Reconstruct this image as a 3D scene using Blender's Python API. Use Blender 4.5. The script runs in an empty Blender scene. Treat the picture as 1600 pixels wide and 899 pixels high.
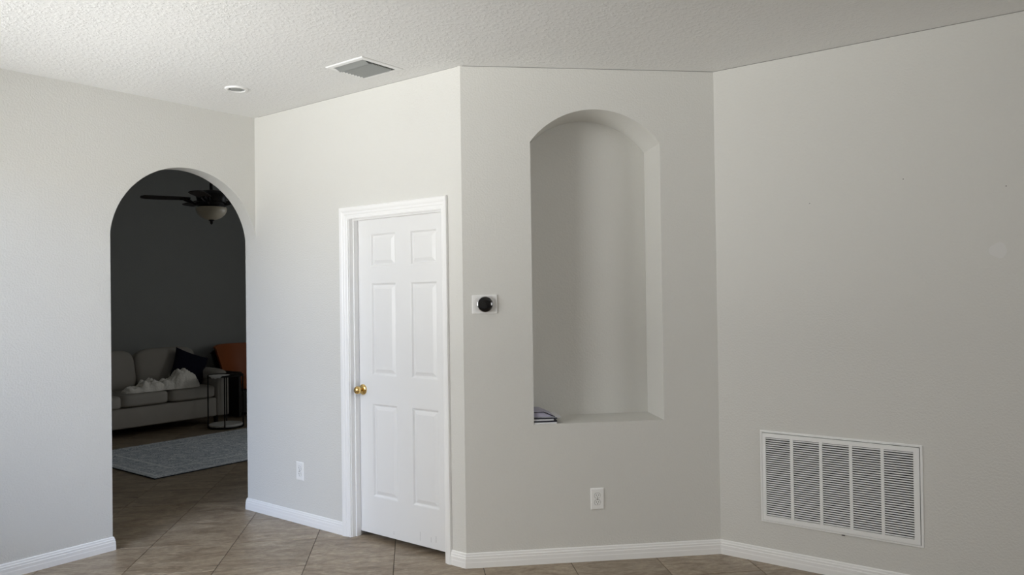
import bpy, bmesh, math, random
from mathutils import Vector, Matrix, noise
random.seed(7)
C = bpy.context.scene.collection
SC = bpy.context.scene
PI = math.pi
SQ = math.sqrt(.5)

# ------------------------------------------------------------------ camera
CAM_Z = 1.5375
F_PX = 1214.76
YAW, PITCH, ROLL = 0.658396, 0.010129, -0.013831
fw = Vector((math.cos(YAW)*math.cos(PITCH), math.sin(YAW)*math.cos(PITCH), math.sin(PITCH)))
rt = Vector((math.sin(YAW), -math.cos(YAW), 0))
up = rt.cross(fw)
cr, sr = math.cos(ROLL), math.sin(ROLL)
rt, up = cr*rt+sr*up, -sr*rt+cr*up
cd = bpy.data.cameras.new('camera')
cam = bpy.data.objects.new('camera', cd)
C.objects.link(cam)
m = Matrix.Identity(4)
m.col[0][:3], m.col[1][:3], m.col[2][:3], m.col[3][:3] = rt, up, -fw, (0, 0, CAM_Z)
cam.matrix_world = m
cd.sensor_width = 36
cd.sensor_fit = 'HORIZONTAL'
cd.lens = F_PX/1600*36
cd.clip_start = .05
SC.camera = cam

# ------------------------------------------------------------------ light
SC.view_settings.view_transform = 'Standard'
SC.view_settings.look = 'None'
SC.view_settings.gamma = 1
SC.view_settings.exposure = -0.10
SC.cycles.max_bounces = 14
SC.cycles.diffuse_bounces = 10
SC.cycles.transparent_max_bounces = 8
SC.cycles.use_denoising = True
SC.cycles.sample_clamp_indirect = 6
SC.cycles.caustics_reflective = False
SC.cycles.caustics_refractive = False

w = bpy.data.worlds.new('daylight')
SC.world = w
w.use_nodes = True
w.node_tree.nodes['Background'].inputs[0].default_value = (.62, .78, 1, 1)
w.node_tree.nodes['Background'].inputs[1].default_value = 1.0

XLV = .62
XWIN, WY0, WY1, WZ0, WZ1 = -.30, 2.62, 4.66, .84, 2.56       # the window the daylight comes through


def area(name, loc, target, sx, sy, power, col):
    l = bpy.data.lights.new(name, 'AREA')
    l.shape = 'RECTANGLE'
    l.size, l.size_y, l.energy, l.color = sx, sy, power, col
    o = bpy.data.objects.new(name, l)
    C.objects.link(o)
    o.location = loc
    o.rotation_euler = (Vector(target)-Vector(loc)).to_track_quat('-Z', 'Y').to_euler()
    return o


area('window_daylight', (XWIN-.17, (WY0+WY1)/2, (WZ0+WZ1)/2), (XWIN+4, (WY0+WY1)/2, (WZ0+WZ1)/2), WY1-WY0, WZ1-WZ0, 92, (1, .99, .965))
area('sunlit_ground', (XWIN-6.4, 5.9, 0), (XWIN-6.4, 5.9, 5), 12, 7.6, 3150, (1, .99, .93))
area('sky_daylight', (XWIN-7.2, -.6, 5.2), (XWIN, 3.6, 1.6), 6.4, 4.4, 1500, (.27, .51, 1))
RX0W, RX1W, RZ0W, RZ1W, YSW = 1.3, 3.5, .9, 2.2, -3.8        # unseen window added behind the camera for fill light
area('rear_fill', ((RX0W+RX1W)/2, YSW+.04, (RZ0W+RZ1W)/2), ((RX0W+RX1W)/2, 3, (RZ0W+RZ1W)/2), RX1W-RX0W, RZ1W-RZ0W, 48, (1, .99, .96))
LY0, LY1, LZ0, LZ1 = 5.25, 7.05, .95, 2.3                      # unseen window added to brighten the dark living room
XRW = 7.4
area('living_fill', (XRW+.02, (LY0+LY1)/2, (LZ0+LZ1)/2), (XRW-4, (LY0+LY1)/2+1.2, (LZ0+LZ1)/2), LY1-LY0, LZ1-LZ0, 18, (1, .995, .97))

# ------------------------------------------------------------------ helpers


class MB:
    """collects shapes, then links them as ONE mesh object"""

    def __init__(s):
        s.bm = bmesh.new()

    def face(s, pts):
        return s.bm.faces.new([s.bm.verts.new(p) for p in pts])

    def box(s, a, b, bev=0, seg=2):
        x0, y0, z0 = [min(a[i], b[i]) for i in range(3)]
        x1, y1, z1 = [max(a[i], b[i]) for i in range(3)]
        r = bmesh.ops.create_cube(s.bm, size=1, matrix=Matrix.Translation(((x0+x1)/2, (y0+y1)/2, (z0+z1)/2)) @ Matrix.Diagonal((x1-x0, y1-y0, z1-z0, 1)))
        if bev:
            ed = list({e for v in r['verts'] for e in v.link_edges})
            bmesh.ops.bevel(s.bm, geom=ed, offset=bev, segments=seg, affect='EDGES', profile=.5)
        return s

    def cyl(s, p, q, r, n=16, r2=None):
        p, q = Vector(p), Vector(q)
        d = q-p
        M = Matrix.Translation((p+q)/2) @ d.to_track_quat('Z', 'Y').to_matrix().to_4x4()
        bmesh.ops.create_cone(s.bm, cap_ends=True, segments=n, radius1=r, radius2=r if r2 is None else r2, depth=d.length, matrix=M)
        return s

    def lathe(s, prof, M=None, n=32, cap=True):
        M = M or Matrix.Identity(4)
        rings = []
        for r, z in prof:
            rings.append([s.bm.verts.new(M @ Vector((r*math.cos(2*PI*i/n), r*math.sin(2*PI*i/n), z))) for i in range(n)])
        for a, b in zip(rings, rings[1:]):
            for i in range(n):
                s.bm.faces.new((a[i], a[(i+1) % n], b[(i+1) % n], b[i]))
        if cap:
            s.bm.faces.new(rings[0][::-1])
            s.bm.faces.new(rings[-1])
        return s

    def tube(s, pts, r, n=10, closed=False):
        pts = [Vector(p) for p in pts]
        k = len(pts)
        rings = []
        for i, p in enumerate(pts):
            a = pts[(i-1) % k] if closed or i > 0 else p
            b = pts[(i+1) % k] if closed or i < k-1 else p
            q = (b-a).to_track_quat('Z', 'Y')
            rings.append([s.bm.verts.new(p+q @ Vector((r*math.cos(2*PI*j/n), r*math.sin(2*PI*j/n), 0))) for j in range(n)])
        for i in range(k if closed else k-1):
            a, b = rings[i], rings[(i+1) % k]
            for j in range(n):
                s.bm.faces.new((a[j], a[(j+1) % n], b[(j+1) % n], b[j]))
        if not closed:
            s.bm.faces.new(rings[0][::-1])
            s.bm.faces.new(rings[-1])
        return s

    def prism(s, prof, p, q, ex, ey):
        """profile (a, b) swept from p to q; a along ex, b along ey"""
        p, q, ex, ey = Vector(p), Vector(q), Vector(ex), Vector(ey)
        A = [s.bm.verts.new(p+ex*a+ey*b) for a, b in prof]
        B = [s.bm.verts.new(q+ex*a+ey*b) for a, b in prof]
        n = len(prof)
        for i in range(n):
            s.bm.faces.new((A[i], A[(i+1) % n], B[(i+1) % n], B[i]))
        s.bm.faces.new(A[::-1])
        s.bm.faces.new(B)
        return s

    def cushion(s, size, loc=(0, 0, 0), p=5, n=10, puff=0, M=None, nz=0):
        M = M or Matrix.Translation(loc)
        r = bmesh.ops.create_cube(s.bm, size=2)
        ed = list({e for v in r['verts'] for e in v.link_edges})
        before = set(s.bm.verts)-set(r['verts'])
        bmesh.ops.subdivide_edges(s.bm, edges=ed, cuts=n, use_grid_fill=True)
        for v in [v for v in s.bm.verts if v not in before]:
            c = v.co.copy()
            pn = (abs(c.x)**p+abs(c.y)**p+abs(c.z)**p)**(1/p)
            c2 = c/pn*max(abs(c.x), abs(c.y), abs(c.z))
            pf = 1+puff*(1-c.x**2)*(1-c.y**2)
            q = Vector((c2.x*size[0]/2, c2.y*size[1]/2, c2.z*size[2]/2*pf))
            if nz:
                q += Vector((1, 1, 1))*nz*noise.noise(q*7+Vector(loc))
            v.co = M @ q
        return s

    def build(s, name, mat, parent=None, smooth=False, loc=None, rz=0, weld=False):
        if weld:
            bmesh.ops.remove_doubles(s.bm, verts=s.bm.verts, dist=1e-5)
        bmesh.ops.recalc_face_normals(s.bm, faces=s.bm.faces)
        me = bpy.data.meshes.new(name)
        s.bm.to_mesh(me)
        s.bm.free()
        me.materials.append(mat)
        if smooth:
            me.polygons.foreach_set('use_smooth', [True]*len(me.polygons))
            me.set_sharp_from_angle(angle=math.radians(smooth if smooth > 1 else 40))
        o = bpy.data.objects.new(name, me)
        C.objects.link(o)
        if loc:
            o.location = loc
        o.rotation_euler.z = rz
        if parent:
            o.parent = parent
        return o


def tag(o, label=None, cat=None, group=None, kind=None):
    for k, v in (('label', label), ('category', cat), ('group', group), ('kind', kind)):
        if v:
            o[k] = v
    return o


def empty(name, loc, rz=0):
    o = bpy.data.objects.new(name, None)
    o.empty_display_size = .1
    C.objects.link(o)
    o.location = loc
    o.rotation_euler.z = rz
    return o


def again(src, parent, loc, name=None):
    o = src.copy()
    C.objects.link(o)
    o.parent = parent
    o.location = loc
    return o


# ------------------------------------------------------------------ materials
def mat(name, col, rough=.5, metal=0, bump=None, var=None, spec=.5, coat=0):
    """bump = list of (noise scale, strength, distance); var = (scale, amount)"""
    mt = bpy.data.materials.new(name)
    mt.use_nodes = True
    N, L = mt.node_tree.nodes, mt.node_tree.links
    b = N['Principled BSDF']
    b.inputs['Base Color'].default_value = (*col, 1)
    b.inputs['Roughness'].default_value = rough
    b.inputs['Metallic'].default_value = metal
    b.inputs['Specular IOR Level'].default_value = spec
    b.inputs['Coat Weight'].default_value = coat
    if bump or var:
        tc = N.new('ShaderNodeTexCoord')
    if bump:
        last = None
        for sc, st, di, lo, hi in bump:
            n = N.new('ShaderNodeTexNoise')
            n.inputs['Scale'].default_value = sc
            n.inputs['Detail'].default_value = 3
            L.new(tc.outputs['Object'], n.inputs['Vector'])
            r = N.new('ShaderNodeMapRange')
            r.interpolation_type = 'SMOOTHSTEP'
            r.inputs[1].default_value, r.inputs[2].default_value = lo, hi
            L.new(n.outputs[0], r.inputs[0])
            bp = N.new('ShaderNodeBump')
            bp.inputs['Strength'].default_value = st
            bp.inputs['Distance'].default_value = di
            L.new(r.outputs[0], bp.inputs['Height'])
            if last:
                L.new(last.outputs[0], bp.inputs['Normal'])
            last = bp
        L.new(last.outputs[0], b.inputs['Normal'])
    if var:
        n = N.new('ShaderNodeTexNoise')
        n.inputs['Scale'].default_value = var[0]
        n.inputs['Detail'].default_value = 4
        L.new(tc.outputs['Object'], n.inputs['Vector'])
        mx = N.new('ShaderNodeMix')
        mx.data_type = 'RGBA'
        mx.inputs[6].default_value = (*[c*(1-var[1]) for c in col], 1)
        mx.inputs[7].default_value = (*[min(1, c*(1+var[1])) for c in col], 1)
        L.new(n.outputs[0], mx.inputs[0])
        L.new(mx.outputs[2], b.inputs['Base Color'])
    return mt


WALL = mat('wall_paint', (.703, .697, .667), .55, bump=[(95, .38, .002, .3, .7)], spec=.3)
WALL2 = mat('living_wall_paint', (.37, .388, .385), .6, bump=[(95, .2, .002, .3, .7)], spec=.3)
PATCH = mat('spackle', (.735, .73, .715), .8)
HOLE = mat('hole_dark', (.12, .11, .10), .9)
CEIL = mat('knockdown_ceiling', (.83, .83, .82), .8, bump=[(56, .42, .003, .45, .65), (120, .15, .001, .3, .7)], spec=.2)
TRIM = mat('white_trim_paint', (.90, .90, .895), .32, bump=[(60, .03, .001, .3, .7)])
DOORM = mat('white_door_paint', (.82, .82, .815), .4, bump=[(70, .03, .001, .3, .7)])
GROUT = mat('dark_grout', (.06, .05, .042), .9)
BRASS = mat('polished_brass', (.80, .56, .22), .16, 1)
WHITEP = mat('white_plastic', (.90, .90, .89), .35)
BLACKG = mat('black_glass', (.004, .004, .005), .06, coat=1)
STEEL = mat('brushed_steel', (.62, .63, .64), .25, 1)
VENTM = mat('vent_enamel', (.90, .905, .90), .4)
VENTG = mat('grey_vent_blade', (.30, .31, .30), .45)
DARK = mat('duct_dark', (.02, .02, .02), .9)
FILTER = mat('grey_filter', (.045, .045, .045), .95, var=(30, .2))
SOFA = mat('grey_sofa_fabric', (.42, .40, .365), .95, bump=[(260, .25, .001, .3, .7)], var=(6, .06), spec=.2)
NAVY = mat('navy_fabric', (.008, .009, .022), .9, bump=[(240, .2, .001, .3, .7)], spec=.2)
THROW = mat('cream_fleece', (.90, .875, .81), .98, bump=[(55, .4, .006, .3, .7)], var=(14, .08), spec=.1)
BLACKM = mat('black_metal', (.008, .008, .008), .65, spec=.2)
MARBLE = mat('white_marble', (.82, .82, .81), .25, var=(9, .1))
LACE = mat('white_lace', (.82, .82, .80), .9)
ORANGE = mat('rust_leather', (.40, .115, .035), .5, bump=[(150, .1, .001, .3, .7)], var=(5, .1))
BLACKW = mat('black_wood', (.010, .009, .008), .5)
FANM = mat('dark_bronze', (.012, .011, .011), .45, .3)
FANB = mat('dark_walnut_blade', (.020, .014, .011), .5)
GLASSB = mat('frosted_alabaster', (.62, .56, .44), .4, var=(9, .12))
PAPER = mat('white_paper', (.72, .73, .76), .7)
PAPERL = mat('lavender_paper', (.42, .41, .52), .7)
PAPERD = mat('dark_print_paper', (.02, .02, .035), .6)
VINYL = mat('white_vinyl', (.82, .82, .81), .4)
CONC = mat('outside_ground', (.45, .45, .40), .9, var=(3, .1))


def glass_pane():
    mt = bpy.data.materials.new('window_glass')
    mt.use_nodes = True
    N, L = mt.node_tree.nodes, mt.node_tree.links
    N.remove(N['Principled BSDF'])
    t, g, x, f = N.new('ShaderNodeBsdfTransparent'), N.new('ShaderNodeBsdfGlossy'), N.new('ShaderNodeMixShader'), N.new('ShaderNodeFresnel')
    g.inputs['Roughness'].default_value = .02
    L.new(f.outputs[0], x.inputs[0])
    L.new(t.outputs[0], x.inputs[1])
    L.new(g.outputs[0], x.inputs[2])
    L.new(x.outputs[0], N['Material Output'].inputs[0])
    return mt


def tile_mat():
    mt = bpy.data.materials.new('travertine_tile')
    mt.use_nodes = True
    N, L = mt.node_tree.nodes, mt.node_tree.links
    b = N['Principled BSDF']
    geo = N.new('ShaderNodeNewGeometry')
    oi = N.new('ShaderNodeObjectInfo')
    mp = N.new('ShaderNodeMapping')
    mp.inputs['Rotation'].default_value = (0, 0, PI/4)           # streaks run with one joint direction
    L.new(geo.outputs['Position'], mp.inputs['Vector'])
    sc = N.new('ShaderNodeVectorMath')
    sc.operation = 'MULTIPLY'
    sc.inputs[1].default_value = (1.6, 4.2, 1)
    L.new(mp.outputs[0], sc.inputs[0])
    of = N.new('ShaderNodeVectorMath')
    of.operation = 'MULTIPLY_ADD'
    of.inputs[1].default_value = (37, 19, 11)
    L.new(oi.outputs['Random'], of.inputs[0])
    L.new(sc.outputs[0], of.inputs[2])
    n1 = N.new('ShaderNodeTexNoise')
    n1.inputs['Scale'].default_value = 2.3
    n1.inputs['Detail'].default_value = 7
    n1.inputs['Roughness'].default_value = .7
    n1.inputs['Distortion'].default_value = 1.1
    L.new(of.outputs[0], n1.inputs['Vector'])
    rp = N.new('ShaderNodeValToRGB')
    e = rp.color_ramp.elements
    e[0].position, e[0].color = .30, (.150, .104, .066, 1)
    e[1].position, e[1].color = .72, (.42, .35, .262, 1)
    x = rp.color_ramp.elements.new(.5)
    x.color = (.285, .225, .160, 1)
    L.new(n1.outputs[0], rp.inputs[0])
    hs = N.new('ShaderNodeHueSaturation')
    mr = N.new('ShaderNodeMapRange')
    mr.inputs[3].default_value, mr.inputs[4].default_value = .90, 1.10
    L.new(oi.outputs['Random'], mr.inputs[0])
    L.new(mr.outputs[0], hs.inputs['Value'])
    L.new(rp.outputs[0], hs.inputs['Color'])
    n2 = N.new('ShaderNodeTexNoise')
    n2.inputs['Scale'].default_value = 17
    n2.inputs['Detail'].default_value = 6
    n2.inputs['Roughness'].default_value = .75
    L.new(of.outputs[0], n2.inputs['Vector'])
    m2 = N.new('ShaderNodeMapRange')
    m2.inputs[1].default_value, m2.inputs[2].default_value = .3, .7
    m2.inputs[3].default_value, m2.inputs[4].default_value = .66, 1.42
    L.new(n2.outputs[0], m2.inputs[0])
    mm = N.new('ShaderNodeVectorMath')
    mm.operation = 'SCALE'
    L.new(hs.outputs[0], mm.inputs[0])
    L.new(m2.outputs[0], mm.inputs['Scale'])
    L.new(mm.outputs[0], b.inputs['Base Color'])
    b.inputs['Roughness'].default_value = .38
    b.inputs['Specular IOR Level'].default_value = .4
    bp = N.new('ShaderNodeBump')
    bp.inputs['Strength'].default_value = .08
    bp.inputs['Distance'].default_value = .003
    L.new(n1.outputs[0], bp.inputs['Height'])
    L.new(bp.outputs[0], b.inputs['Normal'])
    return mt


def rug_mat(hx, hy):
    mt = bpy.data.materials.new('distressed_rug')
    mt.use_nodes = True
    N, L = mt.node_tree.nodes, mt.node_tree.links
    b = N['Principled BSDF']
    tc = N.new('ShaderNodeTexCoord')
    sx = N.new('ShaderNodeSeparateXYZ')
    L.new(tc.outputs['Object'], sx.inputs[0])

    def mth(op, a, bb=None, c=None):
        n = N.new('ShaderNodeMath')
        n.operation = op
        for i, v in enumerate((a, bb, c)):
            if v is None:
                continue
            if isinstance(v, (int, float)):
                n.inputs[i].default_value = v
            else:
                L.new(v, n.inputs[i])
        return n.outputs[0]
    dx = mth('SUBTRACT', hx, mth('ABSOLUTE', sx.outputs[0]))
    dy = mth('SUBTRACT', hy, mth('ABSOLUTE', sx.outputs[1]))
    d = mth('MINIMUM', dx, dy)                                    # distance from the rug's edge
    band = mth('MULTIPLY', mth('GREATER_THAN', d, .05), mth('LESS_THAN', d, .07))
    band2 = mth('MULTIPLY', mth('GREATER_THAN', d, .27), mth('LESS_THAN', d, .30))
    lines = mth('ADD', band, band2)
    v = N.new('ShaderNodeTexVoronoi')
    v.inputs['Scale'].default_value = 9
    L.new(tc.outputs['Object'], v.inputs['Vector'])
    ring = mth('SINE', mth('MULTIPLY', v.outputs['Distance'], 34))
    n = N.new('ShaderNodeTexNoise')
    n.inputs['Scale'].default_value = 16
    n.inputs['Detail'].default_value = 6
    n.inputs['Roughness'].default_value = .7
    L.new(tc.outputs['Object'], n.inputs['Vector'])
    t = mth('ADD', mth('MULTIPLY', ring, .22), mth('MULTIPLY', mth('SUBTRACT', n.outputs[0], .5), 1.7))
    t = mth('ADD', mth('ADD', t, .5), mth('MULTIPLY', lines, .4))
    rp = N.new('ShaderNodeValToRGB')
    e = rp.color_ramp.elements
    e[0].position, e[0].color = .2, (.38, .44, .50, 1)
    e[1].position, e[1].color = .85, (.88, .91, .93, 1)
    L.new(t, rp.inputs[0])
    L.new(rp.outputs[0], b.inputs['Base Color'])
    b.inputs['Roughness'].default_value = .97
    b.inputs['Specular IOR Level'].default_value = .1
    bp = N.new('ShaderNodeBump')
    bp.inputs['Strength'].default_value = .3
    bp.inputs['Distance'].default_value = .004
    L.new(n.outputs[0], bp.inputs['Height'])
    L.new(bp.outputs[0], b.inputs['Normal'])
    return mt


TILE = tile_mat()

# ------------------------------------------------------------------ the setting
H = 2.849
YA, YE = 4.907, 5.035          # arch wall: front and back face
XB, YBC = 3.317, 2.9185        # door wall plane, its corner with the angled wall
D = 1.062
XD, YCD = XB+D, YBC-D          # right wall plane and its corner
CW = D*math.sqrt(2)
YBACK = 9.80                   # far wall of the living room
H2 = 3.5                       # higher living room ceiling
XL, XR = -1.6, 7.4
YS = -3.8
FA, FB, FC = 0, -PI/2, -PI/4   # turn of each wall's frame: x along it, y into it
TH = .128


def struct(o):
    o['kind'] = 'structure'
    return o


def arch_pts(a, b, z0, z1, n=56):
    hw, rise = (b-a)/2, z1-z0
    R = (hw*hw+rise*rise)/(2*rise)
    cz, cx = z1-R, (a+b)/2
    t0 = math.asin(min(1, hw/R))
    if rise > hw:
        t0 = PI-t0
    return [(cx+R*math.sin(t), cz+R*math.cos(t)) for t in [-t0+2*t0*i/n for i in range(n+1)]]


def holed_wall(name, m_, u0, u1, h, a, b, z0, spring, peak, depth, loc, rz, niche=False, thick=TH, sidewall=True):
    """wall with an arched hole; niche=True closes the hole with a back at 'depth'"""
    P = arch_pts(a, b, spring, peak)
    B = MB()
    for y in ((0,) if niche else (0, thick)):
        B.face([(u0, y, 0), (a, y, 0), (a, y, h), (u0, y, h)])
        B.face([(b, y, 0), (u1, y, 0), (u1, y, h), (b, y, h)])
        if z0 > 0:
            B.face([(a, y, 0), (b, y, 0), (b, y, z0), (a, y, z0)])
        for (x1, q1), (x2, q2) in zip(P, P[1:]):
            B.face([(x1, y, q1), (x2, y, q2), (x2, y, h), (x1, y, h)])
    dd = depth if niche else thick
    for (x1, q1), (x2, q2) in zip(P, P[1:]):
        B.face([(x1, 0, q1), (x2, 0, q2), (x2, dd, q2), (x1, dd, q1)])
    for u in (a, b):
        B.face([(u, 0, z0), (u, 0, spring), (u, dd, spring), (u, dd, z0)])
    if z0 > 0:
        B.face([(a, 0, z0), (b, 0, z0), (b, dd, z0), (a, dd, z0)])
    if niche:
        B.face([(a, dd, z0), (b, dd, z0), (b, dd, spring)] + P[::-1][0:0] + [(x, dd, q) for x, q in P[::-1]][1:-1] + [(a, dd, spring)])
    else:
        B.face([(u0, 0, 0), (u0, thick, 0), (u0, thick, h), (u0, 0, h)])
        B.face([(u1, 0, 0), (u1, thick, 0), (u1, thick, h), (u1, 0, h)])
        B.face([(u0, 0, h), (u1, 0, h), (u1, thick, h), (u0, thick, h)])
    bmesh.ops.remove_doubles(B.bm, verts=B.bm.verts, dist=1e-5)
    return struct(B.build(name, m_, None, False, loc, rz))


# floor: a bed of grout with every tile laid on it
floor = MB().box((XL, YS, -.12), (XR, YBACK+.1, -.004)).build('floor', GROUT)
struct(floor)
STEP, P0, Q0 = .7135, -.180, 7.222
side = STEP*SQ-.0035
g = side/2
base = MB()
base.box((-g, -g, -.008), (g, g, 0), .0012, 1)
tile0 = None
cells = []
for i in range(-12, 14):
    for j in range(-14, 16):
        pp, qq = P0+STEP*(i+.5), Q0+STEP*(j+.5)
        x, y = (pp+qq)/2, (qq-pp)/2
        if XL+.4 < x < XR-.4 and YS+.4 < y < YBACK-.35:
            d = Vector((x, y, -CAM_Z))
            ang = math.atan2(-d.dot(rt), d.dot(fw))
            seen = d.dot(fw) > 2.3 and abs(ang) < .66
            cells.append((0 if seen else 1, d.length, x, y))
cells.sort()
for k, (s_, _, x, y) in enumerate(cells):
    if k >= 190:
        break
    if tile0 is None:
        tile0 = base.build('tile', TILE, floor, False, (x, y, 0), PI/4)
    else:
        t = again(tile0, floor, (x, y, random.uniform(-.0006, 0)))
rest = MB()
for (_, _, x, y) in cells[190:]:
    h = side*SQ
    rest.prism([(h, 0), (0, h), (-h, 0), (0, -h)], (x, y, -.008), (x, y, 0), (1, 0, 0), (0, 1, 0))
if len(cells) > 190:
    tag(rest.build('tile_field', TILE, floor), kind='stuff')

# walls
AR0, AR1 = 2.285, XB
wall_left = holed_wall('wall_left', WALL, XWIN, XR, H2, AR0, AR1, 0, 1.968, 2.424, TH, (0, YA, 0), FA)
# door wall, with the doorway
DY0, DY1, DZ = 3.905, 3.055, 2.062      # rough opening
B = MB()
t = .115
B.box((0, 0, 0), (YA-DY0, t, H)).box((YA-DY1, 0, 0), (YA-YBC, t, H)).box((YA-DY0, 0, DZ), (YA-DY1, t, H))
wall_center = struct(B.build('wall_center', WALL, None, False, (XB, YA, 0), FB))
# angled wall with the arched niche
wall_angled = holed_wall('wall_angled', WALL, 0, CW, H, .397, 1.168, .796, 2.420, 2.612, .32, (XB, YBC, 0), FC, niche=True)
# right wall
wall_right = struct(MB().box((0, 0, 0), (YCD-YS, t, H)).build('wall_right', WALL, None, False, (XD, YCD, 0), FB))
# closet behind the door, walls out of frame
struct(MB().box((XB+.115, YA-.002, 0), (XR, YA-.001, H)).build('wall_closet', WALL))
Bb = MB()
Bb.box((XL, YS-.1, 0), (RX0W, YS, H)).box((RX1W, YS-.1, 0), (XR, YS, H)).box((RX0W, YS-.1, 0), (RX1W, YS, RZ0W)).box((RX0W, YS-.1, RZ1W), (RX1W, YS, H))
struct(Bb.build('wall_behind', WALL))
struct(MB().box((XL-.1, YS-.1, 0), (XL, 1.9, H)).build('wall_side', WALL))
struct(MB().box((XL, 1.9, 0), (XWIN-.2, 2.0, H)).build('wall_return', WALL))
Bw = MB()
x0, x1 = XWIN-.2, XWIN
Bw.box((x0, 1.9, 0), (x1, WY0, H)).box((x0, WY1, 0), (x1, YE, H)).box((x0, WY0, 0), (x1, WY1, WZ0)).box((x0, WY0, WZ1), (x1, WY1, H))
struct(Bw.build('wall_window', WALL))
GL = glass_pane()


def window(name, loc, rz, wd, hh):
    win = struct(empty(name, loc, rz))
    hw = wd/2
    fr = MB()
    for a, b in (((-.03, -hw, 0), (.03, -hw+.05, hh)), ((-.03, hw-.05, 0), (.03, hw, hh)), ((-.03, -hw+.05, 0), (.03, hw-.05, .05)), ((-.03, -hw+.05, hh-.05), (.03, hw-.05, hh)), ((-.02, -.025, .05), (.02, .025, hh-.05))):
        fr.box(a, b, .004, 1)
    fr.build('frame', VINYL, win)
    for s_ in (-1, 1):
        MB().box((-.003, s_*.025, .05), (.003, s_*(hw-.05), hh-.05)).build('pane', GL, win)


window('window_1', (XWIN-.1, (WY0+WY1)/2, WZ0), 0, WY1-WY0, WZ1-WZ0)
window('rear_fill_window', ((RX0W+RX1W)/2, YS-.05, RZ0W), PI/2, RX1W-RX0W, RZ1W-RZ0W)  # added out of view, opening for the rear fill lamp
window('living_fill_window', (XR+.05, (LY0+LY1)/2, LZ0), 0, LY1-LY0, LZ1-LZ0)  # added out of view, opening for the living room fill lamp
struct(MB().box((XWIN-.07, WY0, WZ0-.001), (XWIN+.03, WY1, WZ0+.018), .004).build('trim_1', TRIM))
struct(MB().box((-14, -8, -.2), (XL-.1, 14, -.13)).build('ground', CONC))
# living room beyond the arch
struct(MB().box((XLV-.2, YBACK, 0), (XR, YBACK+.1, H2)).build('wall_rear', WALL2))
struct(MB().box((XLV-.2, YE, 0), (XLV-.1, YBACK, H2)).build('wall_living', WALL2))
Bl = MB()
x0, x1 = XR, XR+.1
Bl.box((x0, YS-.1, 0), (x1, LY0, H2)).box((x0, LY1, 0), (x1, YBACK+.1, H2)).box((x0, LY0, 0), (x1, LY1, LZ0)).box((x0, LY0, LZ1), (x1, LY1, H2))
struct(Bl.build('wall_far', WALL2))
ceiling = struct(MB().box((XL-.1, YS-.1, H), (XR, YA, H+.1)).build('ceiling', CEIL))
struct(MB().box((XLV-.2, YA, H2), (XR, YBACK+.1, H2+.1)).build('ceiling_living', CEIL))

# baseboards: one moulded profile; a = out of the wall, b = up
BBP = [(0, 0), (.0135, 0), (.0135, .030), (.0125, .036), (.0125, .052), (.0105, .056), (.0105, .066), (.0075, .070), (.0065, .079), (.003, .083), (0, .083)]


def bb(name, path):
    """mitred run along a path of floor points, room on the left hand side"""
    Bm = MB()
    pts = [Vector((*p, 0)) for p in path]
    k = len(pts)
    rings = []
    for i, p in enumerate(pts):
        ns = []
        if i > 0:
            d = (p-pts[i-1]).normalized()
            ns.append(Vector((d.y, -d.x, 0)))
        if i < k-1:
            d = (pts[i+1]-p).normalized()
            ns.append(Vector((d.y, -d.x, 0)))
        n = ns[0] if len(ns) == 1 else (ns[0]+ns[1])/(1+ns[0].dot(ns[1]))
        rings.append([Bm.bm.verts.new(p+n*a+Vector((0, 0, b))) for a, b in BBP])
    for r1, r2 in zip(rings, rings[1:]):
        for i in range(len(BBP)):
            j = (i+1) % len(BBP)
            Bm.bm.faces.new((r1[i], r1[j], r2[j], r2[i]))
    Bm.bm.faces.new(rings[0])
    Bm.bm.faces.new(rings[-1][::-1])
    return struct(Bm.build(name, TRIM))


CAS_L, CAS_R, CAS_TOP = 3.968, 3.026, 2.118
bb('baseboard_left', [(XWIN, YA), (AR0, YA), (AR0, YE)])
bb('baseboard_center', [(XB+.06, YE), (XB, YE), (XB, CAS_L)])
bb('baseboard_angled', [(XB, CAS_R), (XB, YBC), (XD, YCD)])
bb('baseboard_right', [(XD, YCD), (XD, YS)])
bb('baseboard_rear', [(XLV-.1, YBACK), (XR, YBACK)])

# repairs and nail holes on the right wall


def blob(r, seed, t=.0008, n=22):
    P = [(r*(1+.22*noise.noise(Vector((math.cos(2*PI*i/n), math.sin(2*PI*i/n), seed)))*1.5), 2*PI*i/n) for i in range(n)]
    return [(a*math.cos(q), a*math.sin(q)) for a, q in P]


for (y, z, r, sd) in ((.436, 1.723, .038, 3.1), (1.256, 1.719, .022, 8.2)):
    MB().prism(blob(r, sd), (0, .0005, 0), (0, -.0008, 0), (1, 0, 0), (0, 0, 1)).build('wall_patch', PATCH if r > .03 else WALL, wall_right, False, (YCD-y, 0, z))
MB().prism(blob(.014, 5.5), (0, .0003, 0), (0, -.0022, 0), (1, 0, 0), (0, 0, 1)).build('wall_patch', PATCH, wall_right, False, (YCD-.433, 0, 1.722))
for (y, z) in ((1.312, 2.02), (.843, 2.106), (.397, 2.027)):
    MB().cyl((0, .001, 0), (0, -.0008, 0), .0024, 10).build('nail_hole', HOLE, wall_right, False, (YCD-y, 0, z))

# cracked paint line where walls meet the ceiling
CRACK = mat('crack_line', (.22, .215, .20), .9)
MB().box((.01, -.0006, H-.0028), (CW, .0006, H-.0001)).build('ceiling_crack', CRACK, wall_angled)
MB().box((0, -.0006, H-.0028), (YCD-YS, .0006, H-.0001)).build('ceiling_crack', CRACK, wall_right)
MB().box((.05, -.0005, H-.0018), (YA-YBC-.02, .0005, H-.0001)).build('ceiling_crack', CRACK, wall_center)

# ------------------------------------------------------------------ the door
door = struct(empty('door_1', (XB, DY0, 0), FB))        # local x = to the right along the wall, y into it


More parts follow.
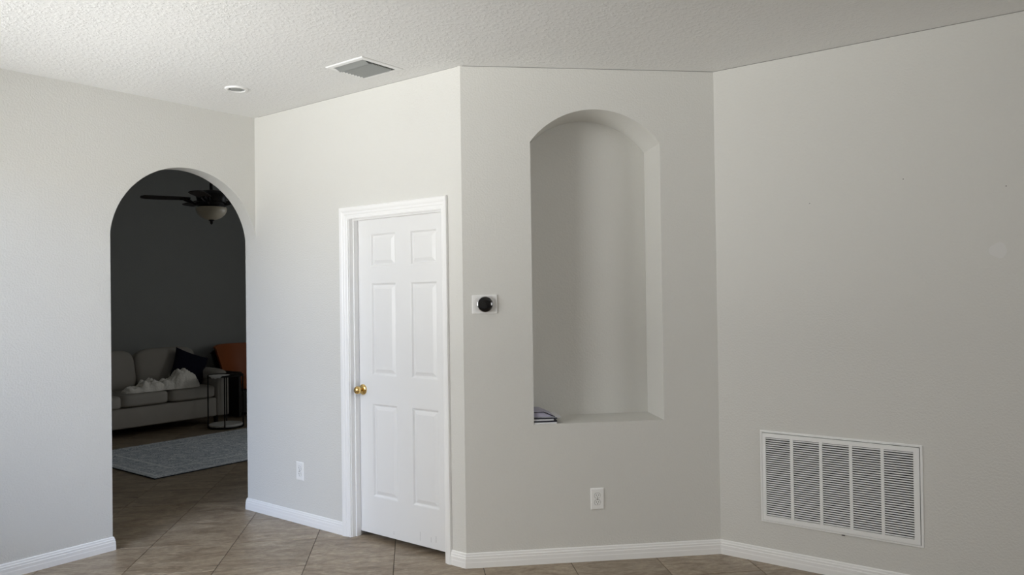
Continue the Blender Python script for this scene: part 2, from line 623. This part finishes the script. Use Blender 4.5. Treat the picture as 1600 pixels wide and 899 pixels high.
def ux(y):
    return DY0-y


JL, JR, JT = ux(3.886), ux(3.072), 2.046       # jamb faces
CP = [(0, 0), (0, .0085), (.006, .0115), (.012, .0095), (.026, .0105), (.031, .0135), (.044, .0135), (.049, .0165), (.058, .0185), (.070, .0185), (.077, .014), (.077, 0)]
# casings meet in mitres at the head; profile measured from the inner edge outwards
x_in, x_ri = ux(3.891), ux(3.070)
wR = ux(CAS_R)-x_ri
zi = CAS_TOP-.077
RP = [(0, 0), (0, .010), (.006, .0125), (.014, .0125), (.020, .0165), (wR-.004, .0185), (wR, .016), (wR, 0)]


def strip(ends):
    Bq = MB()
    A = [Bq.bm.verts.new(p) for p, q in ends]
    Z = [Bq.bm.verts.new(q) for p, q in ends]
    n_ = len(ends)
    for i in range(n_):
        Bq.bm.faces.new((A[i], A[(i+1) % n_], Z[(i+1) % n_], Z[i]))
    Bq.bm.faces.new(A[::-1])
    Bq.bm.faces.new(Z)
    return Bq


strip([((x_in-a, -b, 0), (x_in-a, -b, zi+a)) for a, b in CP]).build('casing', TRIM, door)
strip([((x_in-a, -b, zi+a), (x_ri+a*wR/.077, -b, zi+a)) for a, b in CP]).build('casing', TRIM, door)
strip([((x_ri+a, -b, 0), (x_ri+a, -b, zi+a*.077/wR)) for a, b in RP]).build('casing', TRIM, door)
MB().box((JL-.018, 0, 0), (JL, .115, JT+.012)).box((JR, 0, 0), (JR+.016, .115, JT+.012)).box((JL, 0, JT), (JR, .115, JT+.012)).build('jamb', TRIM, door)
ST = .029
MB().box((JL, ST, 0), (JL+.011, ST+.034, JT)).box((JR-.011, ST, 0), (JR, ST+.034, JT)).box((JL+.011, ST, JT-.011), (JR-.011, ST+.034, JT)).build('door_stop', TRIM, door)
SF = .066                                       # door face, set back in the frame
sl0, sl1, sz0, sz1 = JL+.003, JR-.003, .030, JT-.004
cols = [(ux(3.756), ux(3.532)), (ux(3.402), ux(3.181))]
rows = [(.267, .859), (1.040, 1.628), (1.734, 1.942)]
us = [sl0]+[v for c in cols for v in c]+[sl1]
zs = [sz0]+[v for r in rows for v in r]+[sz1]
S = MB()
for i in range(5):
    for j in range(7):
        if i % 2 and j % 2:
            continue
        S.face([(us[i], SF, zs[j]), (us[i+1], SF, zs[j]), (us[i+1], SF, zs[j+1]), (us[i], SF, zs[j+1])])
S.box((sl0, SF+.012, sz0), (sl1, SF+.036, sz1))
for a, b in (((sl0, sz0), (sl1, sz0)), ((sl1, sz0), (sl1, sz1)), ((sl1, sz1), (sl0, sz1)), ((sl0, sz1), (sl0, sz0))):
    S.face([(a[0], SF, a[1]), (b[0], SF, b[1]), (b[0], SF+.012, b[1]), (a[0], SF+.012, a[1])])
slab = S.build('slab', DOORM, door)
for (a, b) in cols:
    for (c, d) in rows:
        Pn = MB()
        prof = [(0, 0), (.004, .0015), (.011, .0095), (.016, .0100), (.020, .0085), (.036, .0025), (.039, .0015)]
        ring = [[Pn.bm.verts.new(p) for p in ((a+i, SF+y, c+i), (b-i, SF+y, c+i), (b-i, SF+y, d-i), (a+i, SF+y, d-i))] for i, y in prof]
        for r1, r2 in zip(ring, ring[1:]):
            for k in range(4):
                Pn.bm.faces.new((r1[k], r1[(k+1) % 4], r2[(k+1) % 4], r2[k]))
        Pn.bm.faces.new(ring[-1])
        Pn.build('door_panel', DOORM, slab)
SCUFF = mat('grey_scuff', (.40, .40, .40), .8)
# scuffs near the bottom of the door are thin dark smears of their own
for (u, z, hgt) in ((.56, .085, .055), (.65, .08, .03), (.69, .09, .04), (.33, .065, .02)):
    MB().box((u, SF-.0004, z-hgt/2), (u+.0016, SF+.0005, z+hgt/2)).build('scuff', SCUFF, slab)
kM = Matrix.Translation((ux(3.843), SF, .943)) @ Matrix.Rotation(PI/2, 4, 'X')
knob = MB().lathe([(.010, .006), (.010, .022), (.013, .026), (.019, .031), (.0245, .040), (.0255, .049), (.0235, .058), (.017, .065), (.008, .068), (.001, .0685)], kM, 28).build('knob', BRASS, slab, 60)
MB().lathe([(.034, 0), (.034, .004), (.031, .008), (.022, .011), (.014, .014), (.010, .014)], kM, 32).build('rosette', BRASS, slab, 40)
MB().box((JL-.0005, .070, .915), (JL+.0008, .098, .972)).build('strike_plate', BRASS, door)

# ------------------------------------------------------------------ wall fittings


def oncl(u, v, y=0):
    """a point of the angled wall"""
    return (XB+SQ*u+SQ*y, YBC-SQ*u+SQ*y, v)


def outlet(name, loc, rz, label):
    o = tag(empty(name, loc, rz), label, 'outlet', 'white duplex outlets low on the walls')
    wd, ht = .079, .124
    Pl = MB()
    prof = [(0, 0), (.0, -.003), (.004, -.0062), (.008, -.0068)]
    ring = [[Pl.bm.verts.new(p) for p in ((-wd/2+i, y, -ht/2+i), (wd/2-i, y, -ht/2+i), (wd/2-i, y, ht/2-i), (-wd/2+i, y, ht/2-i))] for i, y in prof]
    for r1, r2 in zip(ring, ring[1:]):
        for k in range(4):
            Pl.bm.faces.new((r1[k], r1[(k+1) % 4], r2[(k+1) % 4], r2[k]))
    Pl.bm.faces.new(ring[-1])
    Pl.bm.faces.new(ring[0][::-1])
    Pl.build('cover_plate', WHITEP, o)
    for s_ in (1, -1):
        n = 24
        sh = []
        for i in range(n):
            a = 2*PI*i/n
            sh.append((.0172*math.cos(a), max(-.0142, min(.0142, .0172*math.sin(a)))))
        r = MB().prism(sh, (0, -.0064, s_*.0195), (0, -.0088, s_*.0195), (1, 0, 0), (0, 0, 1)).build('receptacle', WHITEP, o)
        for (a, hgt) in ((-.0064, .0085), (.0064, .0068)):
            MB().box((a-.0013, -.0091, s_*.0195+.003-hgt/2), (a+.0013, -.0085, s_*.0195+.003+hgt/2)).build('slot', DARK, r)
        MB().cyl((0, -.0085, s_*.0195-.0078), (0, -.0091, s_*.0195-.0078), .0026, 12).build('ground_hole', DARK, r)
        MB().prism([(a*1.08, b*1.08) for a, b in sh], (0, -.0064, s_*.0195), (0, -.0071, s_*.0195), (1, 0, 0), (0, 0, 1)).build('gasket', HOLE, r)
    MB().cyl((0, -.0066, 0), (0, -.0078, 0), .0034, 12).build('screw', STEEL, o)
    return o


outlet('outlet', oncl(.7605, .355), FC, 'white duplex outlet on the angled wall below the niche')
outlet('outlet', (XB, 4.4165, .357), FB, 'white duplex outlet between the archway and the white door')

th = tag(empty('thermostat', oncl(.1225, 1.489), FC), 'round black thermostat on a white rectangular plate left of the niche', 'thermostat')
MB().box((-.0725, -.008, -.054), (.0725, 0, .054), .005, 3).build('back_plate', WHITEP, th)
tM = Matrix.Translation((.001, -.008, 0)) @ Matrix.Rotation(PI/2, 4, 'X')
MB().lathe([(.037, 0), (.040, .003), (.0445, .006), (.0455, .010), (.0455, .019), (.0445, .0225), (.0425, .0240)], tM, 48).build('ring', STEEL, th, 35)
MB().lathe([(.0426, .0232), (.0424, .0248), (.040, .0260), (.022, .0275), (.001, .0278)], tM, 48).build('display', BLACKG, th, 60)

# return air grille: every louvre is a piece of its own
gy0, gy1, gz0, gz1 = 1.609, .778, .231, .750
gr = tag(empty('return_air_grille', (XD, (gy0+gy1)/2, (gz0+gz1)/2), FB), 'large white louvred return air grille low on the right wall', 'vent grille')
W2, H2g = (gy0-gy1)/2, (gz1-gz0)/2
ob = MB()
ins = [(0, 0), (0, -.006), (.003, -.0085), (.010, -.0085), (.012, -.004)]


def rect_ring(Bq, prof, a, b, c, d, close=False):
    ring = [[Bq.bm.verts.new(p) for p in ((a+i, y, c+i), (b-i, y, c+i), (b-i, y, d-i), (a+i, y, d-i))] for i, y in prof]
    for r1, r2 in zip(ring, ring[1:]):
        for k in range(4):
            Bq.bm.faces.new((r1[k], r1[(k+1) % 4], r2[(k+1) % 4], r2[k]))
    if close:
        Bq.bm.faces.new(ring[-1])
    return Bq


rect_ring(ob, ins, -W2, W2, -H2g, H2g).build('outer_flange', VENTM, gr)
MB().box((-W2+.011, -.0030, -H2g+.011), (W2-.011, -.0005, H2g-.011)).build('filter', FILTER, gr)
gm = (gy0+gy1)/2
bays = [(gm-a, gm-b) for a, b in ((1.577, 1.439), (1.423, 1.282), (1.267, 1.128), (1.113, .973), (.958, .819))]
bz0, bz1 = .270-(gz0+gz1)/2, .713-(gz0+gz1)/2
df = MB()
e0, e1, f0, f1 = -W2+.0138, W2-.0138, -H2g+.0138, H2g-.0138
yo, yi = -.0125, -.0032
df.box((e0, yo, f0), (bays[0][0], yi, f1)).box((bays[-1][1], yo, f0), (e1, yi, f1)).box((bays[0][0], yo, f0), (bays[-1][1], yi, bz0)).box((bays[0][0], yo, bz1), (bays[-1][1], yi, f1))
df.build('door_frame', VENTM, gr)
for b1, b2 in zip(bays, bays[1:]):
    MB().box((b1[1], yo, bz0), (b2[0], yi, bz1)).build('mullion', VENTM, gr)
NS = 36
first = None
for (a, b) in bays:
    first = None
    for k in range(NS):
        z = bz0+(k+.5)*(bz1-bz0)/NS
        if first is None:
            hl = (b-a)/2
            # blade sloping down towards the room
            first = MB().prism([(-.0118, -.0022), (-.0113, -.0031), (-.0055, .0018), (-.0060, .0027)], (-hl, 0, 0), (hl, 0, 0), (0, 1, 0), (0, 0, 1)).build('slat', VENTM, gr, False, ((a+b)/2, 0, z))
        else:
            again(first, gr, ((a+b)/2, 0, z))
for u in (-.30, .31):
    MB().box((u-.028, -.0135, H2g-.0135), (u+.012, -.0035, H2g-.0122)).build('latch', STEEL, gr)
MB().box((.02, -.0100, -H2g-.004), (.036, -.004, -H2g+.001)).build('pull_tab', HOLE, gr)

# ceiling supply register
vx0, vx1, vy0, vy1 = 2.842, 3.148, 3.206, 3.516
reg = tag(empty('ceiling_register', ((vx0+vx1)/2, (vy0+vy1)/2, H)), 'square ceiling air register with curved grey blades above the door', 'vent')
hx, hy = (vx1-vx0)/2, (vy1-vy0)/2
fr = MB()
prof = [(0, 0), (0, -.002), (.004, -.006), (.026, -.0075), (.032, -.006), (.032, .0)]
ring = [[fr.bm.verts.new(p) for p in ((-hx+i, -hy+i, z), (hx-i, -hy+i, z), (hx-i, hy-i, z), (-hx+i, hy-i, z))] for i, z in prof]
for r1, r2 in zip(ring, ring[1:]):
    for k in range(4):
        fr.bm.faces.new((r1[k], r1[(k+1) % 4], r2[(k+1) % 4], r2[k]))
fr.build('flange', VENTM, reg)
MB().box((-hx+.02, -hy+.02, -.0012), (hx-.02, hy-.02, -.0004)).build('damper', DARK, reg)
xs = [(-hx+.033, .046, .016)]+[(-hx+.079+.0225*k, .0175, .0125) for k in range(8)]
for k, (x, run, drop) in enumerate(xs):
    pr = [(run*i/8, -.0035-drop*(i/8)**(.75 if k else 1.4)) for i in range(9)]
    pr2 = [(a+.0010, b+.0010) for a, b in pr[::-1]]
    MB().prism(pr+pr2, (x, -hy+.033, 0), (x, hy-.033, 0), (1, 0, 0), (0, 0, 1)).build('blade', VENTG, reg, 60)

# recessed downlight
dl = tag(empty('recessed_downlight', (2.780, 4.298, H)), 'small round white recessed downlight on the ceiling near the archway', 'downlight')
MB().lathe([(.050, -.004), (.054, -.010), (.066, -.008), (.070, -.002), (.070, 0), (.050, 0)], None, 40, False).build('trim_ring', WHITEP, dl, 40)
MB().lathe([(.0505, -.0005), (.050, -.004), (.046, -.0018), (.036, -.0014), (.034, -.006), (.020, -.0085), (.001, -.009)], None, 40, False).build('eyeball', VENTG, dl, 40)
for a in (.4, 2.5, 4.6):
    MB().box((.041*math.cos(a)-.005, .041*math.sin(a)-.005, -.006), (.041*math.cos(a)+.005, .041*math.sin(a)+.005, -.001), .001, 1).build('clip', HOLE, dl)

# post in the niche


def mail(name, prof, thick, y0, y1, mt, label, edge=None):
    o = MB()
    P = prof+[(a, b+thick) for a, b in prof[::-1]]
    o.prism(P, (0, y0, 0), (0, y1, 0), (1, 0, 0), (0, 0, 1))
    r = o.build(name, mt, None, False, oncl(0, 0), FC)
    tag(r, label, 'envelope' if 'envelope' in name else 'leaflet', 'post lying at the left of the niche')
    return r


zn = .7965
mail('envelope', [(.400, zn), (.50, zn), (.532, zn)], .0075, .006, .24, PAPER, 'white envelope at the bottom of the small pile in the niche')
mail('leaflet', [(.400, zn+.008), (.535, zn+.008)], .008, .010, .25, PAPERD, 'dark printed leaflet second from the bottom of the niche pile')
mail('envelope', [(.400, zn+.0165), (.515, zn+.0165)], .009, .014, .24, PAPER, 'white envelope in the middle of the niche pile between dark leaflets')
mail('leaflet', [(.400, zn+.030), (.47, zn+.0275), (.535, zn+.026)], .0062, .010, .235, PAPERD, 'dark leaflet under the bent lavender sheet in the niche')
mail('leaflet', [(.400, zn+.037), (.470, zn+.0345), (.560, zn+.0330)], .002, .016, .22, PAPER, 'thin pale sheet sticking out furthest right of the niche pile')
TOPP = [(.400, zn+.0645), (.456, zn+.066), (.480, zn+.056), (.522, zn+.0365)]
lv = mail('leaflet', TOPP, .0025, .012, .22, PAPERL, 'bent lavender sheet with a dark edge on top of the niche pile')
MB().prism([(a, b-.0006) for a, b in TOPP]+[(a, b+.0036) for a, b in TOPP[::-1]], (0, .0095, 0), (0, .0125, 0), (1, 0, 0), (0, 0, 1)).build('printed_edge', PAPERD, lv)
MB().prism([(.400, zn+.0395), (.512, zn+.0375), (.477, zn+.0545), (.454, zn+.0635), (.400, zn+.062)], (0, .02, 0), (0, .21, 0), (1, 0, 0), (0, 0, 1)).build('inner_pages', PAPERL, lv)

# ------------------------------------------------------------------ living room beyond the arch
RX0, RX1, RY0, RY1 = 3.40, 5.85, 6.53, 8.15
rug = MB().box((-(RX1-RX0)/2, -(RY1-RY0)/2, 0), ((RX1-RX0)/2, (RY1-RY0)/2, .010), .003, 1).build('rug', rug_mat((RX1-RX0)/2, (RY1-RY0)/2), None, False, ((RX0+RX1)/2, (RY0+RY1)/2, .0002))
MB().box((-(RX1-RX0)/2-.006, -(RY1-RY0)/2-.006, 0), ((RX1-RX0)/2+.006, (RY1-RY0)/2+.006, .0085), .002, 1).build('edge_shade', mat('rug_edge_shade', (.035, .04, .05), .95), rug)  # dark strip round the edge, painting in the shadow of the rug's thickness
tag(rug, 'faded blue grey patterned area rug on the tile beyond the archway', 'rug')

SX0, SX1, SY0, SY1 = 2.95, 5.49, 8.70, 9.66
so = tag(empty('sofa', ((SX0+SX1)/2, (SY0+SY1)/2, 0)), 'light grey fabric sofa with loose cushions against the far living room wall', 'sofa')
so_o = Vector(so.location)


def sp(B_, name, m_, smooth=50, parent=None):
    o = B_.build(name, m_, parent or so, smooth)
    if not parent:
        o.location = -so_o
    return o


sp(MB().box((SX0+.16, SY0+.02, .11), (SX1-.16, SY1-.04, .335), .02, 3), 'base', SOFA)
sp(MB().box((SX0+.10, SY1-.24, .335), (SX1-.10, SY1-.02, .80), .05, 4), 'back_frame', SOFA)
for xa, xb in ((SX0, SX0+.17), (SX1-.17, SX1)):
    am = sp(MB().box((xa+.008, SY0, .11), (xb-.008, SY1-.05, .60), .02, 3), 'arm', SOFA)
    MB().cushion((.20, SY1-SY0-.06, .15), ((xa+xb)/2, (SY0+SY1)/2-.03, .605), 3.2, 10).build('arm_pad', SOFA, am, 60)
for (xa, xb, yf) in ((SX0+.172, 3.64, SY0-.02), (3.645, 4.143, SY0-.10), (4.150, 4.722, SY0-.02), (4.727, SX1-.172, SY0-.02)):
    yb_ = SY1-.28
    c = sp(MB().cushion((xb-xa, yb_-yf, .150), ((xa+xb)/2, (yf+yb_)/2, .415), 7, 12, .06), 'seat_cushion', SOFA, 60)
for (xa, xb) in ((SX0+.15, 3.80), (3.805, 4.585), (4.590, 5.365)):
    M = Matrix.Translation(((xa+xb)/2, SY1-.36, .70)) @ Matrix.Rotation(math.radians(-13), 4, 'X')
    sp(MB().cushion((xb-xa, .22, .50), (xa, 0, 0), 4.5, 12, 0, M @ Matrix.Rotation(0, 4, 'X'), .006), 'back_cushion', SOFA, 60)
for xa in (SX0+.12, SX1-.12):
    for ya in (SY0+.12, SY1-.12):
        sp(MB().cyl((xa, ya, 0), (xa, ya, .115), .022, 14, .03), 'foot', BLACKW)

M = Matrix.Translation((5.165, 9.07, .690)) @ Matrix.Rotation(math.radians(-20), 4, 'X') @ Matrix.Rotation(math.radians(24), 4, 'Y')
pw = MB()
r = bmesh.ops.create_grid(pw.bm, x_segments=22, y_segments=22, size=1)
top = [v.co.copy() for v in pw.bm.verts]
pw.bm.clear()
n = 20
for sgn in (1, -1):
    G = {}
    for i in range(n+1):
        for j in range(n+1):
            a, b = -1+2*i/n, -1+2*j/n
            th_ = .075*(max(0, 1-abs(a)**2.4)*max(0, 1-abs(b)**2.4))**.55
            pin = 1-.07*(1-a*a)*(b*b)-.0
            pin2 = 1-.07*(1-b*b)*(a*a)
            G[i, j] = pw.bm.verts.new(M @ Vector((a*.215*pin2, sgn*th_, b*.215*pin)))
    for i in range(n):
        for j in range(n):
            pw.bm.faces.new((G[i, j], G[i+1, j], G[i+1, j+1], G[i, j+1]))
pil = pw.build('throw_pillow', NAVY, None, 60, None, 0, True)
tag(pil, 'dark navy square throw pillow leaning in the corner of the grey sofa', 'pillow')

# crumpled throw heaped on the seat
bl = MB()
nx, ny = 90, 40
bx0, bx1, by0, by1, bzb = 4.24, 5.14, 8.73, 9.00, .498


def prof_h(t):
    K = [(0, .02), (.06, .055), (.16, .06), (.24, .115), (.36, .125), (.45, .10), (.58, .115), (.66, .15), (.70, .22), (.80, .235), (.89, .195), (.955, .11), (1, .015)]
    for (a, b), (c, d) in zip(K, K[1:]):
        if a <= t <= c:
            f = (t-a)/(c-a)
            return b+(d-b)*(f*f*(3-2*f))
    return 0


G = {}
for i in range(nx+1):
    for j in range(ny+1):
        t, q = i/nx, j/ny*2-1
        wid = .35+.65*min(1, prof_h(t)/.16)
        x = bx0+(bx1-bx0)*t
        y = (by0+by1)/2-.03+(by1-by0)/2*q*wid
        env = max(0, 1-abs(q)**2.6)**.6
        p = Vector((x*.8, y*1.3, 0))
        fold = .6*abs(noise.noise(p*15+Vector((0, 0, 3))))+.38*abs(noise.noise(p*34))+.10*noise.noise(p*70)
        z = prof_h(t)*env*.88+(.10*fold-.012)*min(1, env*1.5)*min(1, prof_h(t)/.12)
        x += .018*noise.noise(p*12+Vector((5, 0, 0)))
        y += .018*noise.noise(p*12+Vector((0, 9, 0)))
        G[i, j] = bl.bm.verts.new((x, y, bzb+max(0, z)))
for i in range(nx):
    for j in range(ny):
        bl.bm.faces.new((G[i, j], G[i+1, j], G[i+1, j+1], G[i, j+1]))
bmesh.ops.smooth_vert(bl.bm, verts=bl.bm.verts, factor=.5, use_axis_x=True, use_axis_y=True, use_axis_z=True)
bmesh.ops.smooth_vert(bl.bm, verts=bl.bm.verts, factor=.5, use_axis_x=True, use_axis_y=True, use_axis_z=True)
rim = [G[i, 0] for i in range(nx+1)]+[G[nx, j] for j in range(1, ny+1)]+[G[i, ny] for i in range(nx-1, -1, -1)]+[G[0, j] for j in range(ny-1, 0, -1)]
low = [bl.bm.verts.new((v.co.x, v.co.y, bzb-.006)) for v in rim]
for k in range(len(rim)):
    k2 = (k+1) % len(rim)
    bl.bm.faces.new((rim[k], rim[k2], low[k2], low[k]))
bl.bm.faces.new(low)
tag(bl.build('throw_blanket', THROW, None, 60), 'crumpled cream throw blanket heaped on the grey sofa seat', 'blanket')

# side table
TX, TY, TR = 5.292, 8.475, .198
st = tag(empty('side_table', (TX, TY, 0)), 'round black metal side table with a pale lower disc beside the sofa arm', 'table')


def circ(r, z, n=48):
    return [(r*math.cos(2*PI*i/n), r*math.sin(2*PI*i/n), z) for i in range(n)]


MB().tube(circ(TR, .012), .011, 10, True).build('base_ring', BLACKM, st, 60)
MB().lathe([(TR-.008, .022), (TR-.004, .030), (TR-.004, .040), (TR-.010, .046), (.001, .046)], None, 48).build('lower_disc', MARBLE, st, 40)
MB().lathe([(TR+.004, .612), (TR+.010, .617), (TR+.010, .628), (TR+.004, .633), (.001, .633)], None, 48).build('table_top', BLACKM, st, 40)
va = math.atan2(-.791, .612)
for k in range(4):
    a = va+math.radians(17+90*k)
    MB().cyl((TR*math.cos(a), TR*math.sin(a), .01), (TR*math.cos(a), TR*math.sin(a), .615), .0075, 12).build('leg', BLACKM, st, 60)
# small lace cloth over the table's edge
lc = MB()
fwd2 = Vector((-.791, -.612, 0))
cc = fwd2*(TR-.075)+Vector((.612, -.791, 0))*(-.03)
n, mrad = 48, 10
G = {}
for i in range(n):
    for j in range(mrad+1):
        a = 2*PI*i/n
        r = .115*j/mrad*(1+.05*math.cos(a*12) if j == mrad else 1)
        p = cc+Vector((r*math.cos(a), r*math.sin(a), 0))
        rr, lim, z = p.length, TR+.0125, .6348
        if rr > lim:
            z -= (rr-lim)
            p = p*(lim/rr)
        G[i, j] = Vector((p.x, p.y, z))
bv = {k: lc.bm.verts.new(v+Vector((TX, TY, 0))) for k, v in G.items()}
for i in range(n):
    for j in range(mrad):
        i2 = (i+1) % n
        lc.bm.faces.new((bv[i, j], bv[i2, j], bv[i2, j+1], bv[i, j+1]))
bmesh.ops.remove_doubles(lc.bm, verts=lc.bm.verts, dist=1e-5)
cl = lc.build('lace_doily', LACE)
sm = cl.modifiers.new('thickness', 'SOLIDIFY')
sm.thickness, sm.offset = .002, 1
tag(cl, 'small white scalloped cloth hanging over the black side table edge', 'doily')

# rust coloured chair
CX, CY = 6.14, 9.30
ch = tag(empty('armchair', (CX, CY, 0)), 'rust orange upholstered chair with black frame at right of the grey sofa', 'chair')


def curved_back(z0, z1, w0, w1, r, th_, lean, nn=20, mm=8):
    Bq = MB()
    V = {}
    for s_ in (0, 1):
        for i in range(nn+1):
            for j in range(mm+1):
                f = j/mm
                hw_ = (w0+(w1-w0)*f)/2
                u = -1+2*i/nn
                cr_ = min(1, (1-abs(u)**8))
                z = z0+(z1-z0)*f-(.03*(1-cr_) if j == mm else 0)
                yy = .22-.16*u*u+lean*f + (th_ if s_ else 0)
                bul = (-.018*(1-u*u)*math.sin(PI*f) if not s_ else 0)
                V[s_, i, j] = Bq.bm.verts.new((hw_*u, yy+bul, z))
    for s_ in (0, 1):
        for i in range(nn):
            for j in range(mm):
                Bq.bm.faces.new((V[s_, i, j], V[s_, i+1, j], V[s_, i+1, j+1], V[s_, i, j+1]))
    for i in range(nn):
        for j in (0, mm):
            Bq.bm.faces.new((V[0, i, j], V[0, i+1, j], V[1, i+1, j], V[1, i, j]))
    for j in range(mm):
        for i in (0, nn):
            Bq.bm.faces.new((V[0, i, j], V[0, i, j+1], V[1, i, j+1], V[1, i, j]))
    return Bq


curved_back(.47, .93, .58, .76, 0, .05, .10).build('backrest', ORANGE, ch, 50)
curved_back(.30, .86, .62, .82, 0, .02, .10).build('back_shell', BLACKW, ch, 50).location = (0, .055, 0)
MB().cushion((.58, .56, .13), (0, -.06, .41), 5, 10, .08).build('seat', ORANGE, ch, 60)
MB().box((-.30, -.30, .05), (.30, .24, .345), .015, 2).build('seat_frame', BLACKW, ch)
for sx_ in (-1, 1):
    ar = MB().box((sx_*.33-.025, -.34, .56), (sx_*.33+.025, .22, .595), .01, 2).build('armrest', BLACKW, ch)
    MB().box((sx_*.33-.02, -.33, .012), (sx_*.33+.02, .24, .56), .006, 1).build('side_panel', BLACKW, ch)
    for sy_ in (-.28, .17):
        MB().cyl((sx_*.30, sy_, 0), (sx_*.29, sy_, .19), .016, 12, .024).build('leg', BLACKW, ch)

# ceiling fan
FX, FY = 4.434, 7.325
fan = tag(empty('ceiling_fan', (FX, FY, H2)), 'dark bronze ceiling fan with a frosted bowl light seen through the archway', 'ceiling fan')
fz = -H2
MB().lathe([(.030, -.075), (.055, -.06), (.072, -.03), (.076, 0)], None, 32).build('canopy', FANM, fan, 40)
MB().cyl((0, 0, -.06), (0, 0, 2.63+fz), .016, 16).build('downrod', FANM, fan, 60)
MB().lathe([(r, z+fz) for r, z in ((.03, 2.665), (.09, 2.655), (.135, 2.640), (.150, 2.620), (.152, 2.600), (.142, 2.565), (.138, 2.540), (.150, 2.530), (.150, 2.505), (.135, 2.497), (.132, 2.483), (.02, 2.480))], None, 40).build('motor_housing', FANM, fan, 50)
lk = MB().lathe([(r, z+fz) for r, z in ((.146, 2.484), (.152, 2.470), (.148, 2.445), (.130, 2.412), (.095, 2.380), (.055, 2.362), (.02, 2.356))], None, 40).build('light_bowl', GLASSB, fan, 60)
MB().lathe([(r, z+fz) for r, z in ((.026, 2.360), (.030, 2.352), (.018, 2.345), (.012, 2.335), (.016, 2.325), (.002, 2.308))], None, 20).build('finial', FANM, lk, 50)
a0 = math.atan2(.791, -.612)+math.radians(25.6)
for k in range(5):
    a = a0+2*PI*k/5
    R_ = Matrix.Rotation(a, 4, 'Z') @ Matrix.Translation((0, 0, 2.566+fz)) @ Matrix.Rotation(math.radians(7), 4, 'X')
    bd = MB()
    o2 = [(.20, -.050), (.28, -.060), (.53, -.068), (.62, -.062), (.655, -.035), (.662, 0), (.655, .035), (.62, .062), (.53, .068), (.28, .060), (.20, .050)]
    A = [bd.bm.verts.new(R_ @ Vector((x, y, .004))) for x, y in o2]
    B_ = [bd.bm.verts.new(R_ @ Vector((x, y, -.004))) for x, y in o2]
    bd.bm.faces.new(A)
    bd.bm.faces.new(B_[::-1])
    for i in range(len(o2)):
        j = (i+1) % len(o2)
        bd.bm.faces.new((A[i], A[j], B_[j], B_[i]))
    blade = bd.build('blade', FANB, fan)
    ir = MB()
    ir.tube([R_ @ Vector(p) for p in ((.125, 0, -.055), (.165, 0, -.050), (.20, .0, -.020), (.235, 0, -.006), (.30, 0, -.006))], .011, 8)
    for s_ in (-1, 1):
        ir.tube([R_ @ Vector(p) for p in ((.16, 0, -.050), (.20, s_*.03, -.03), (.26, s_*.04, -.007))], .007, 8)
    ir.build('bracket', FANM, blade, 60)
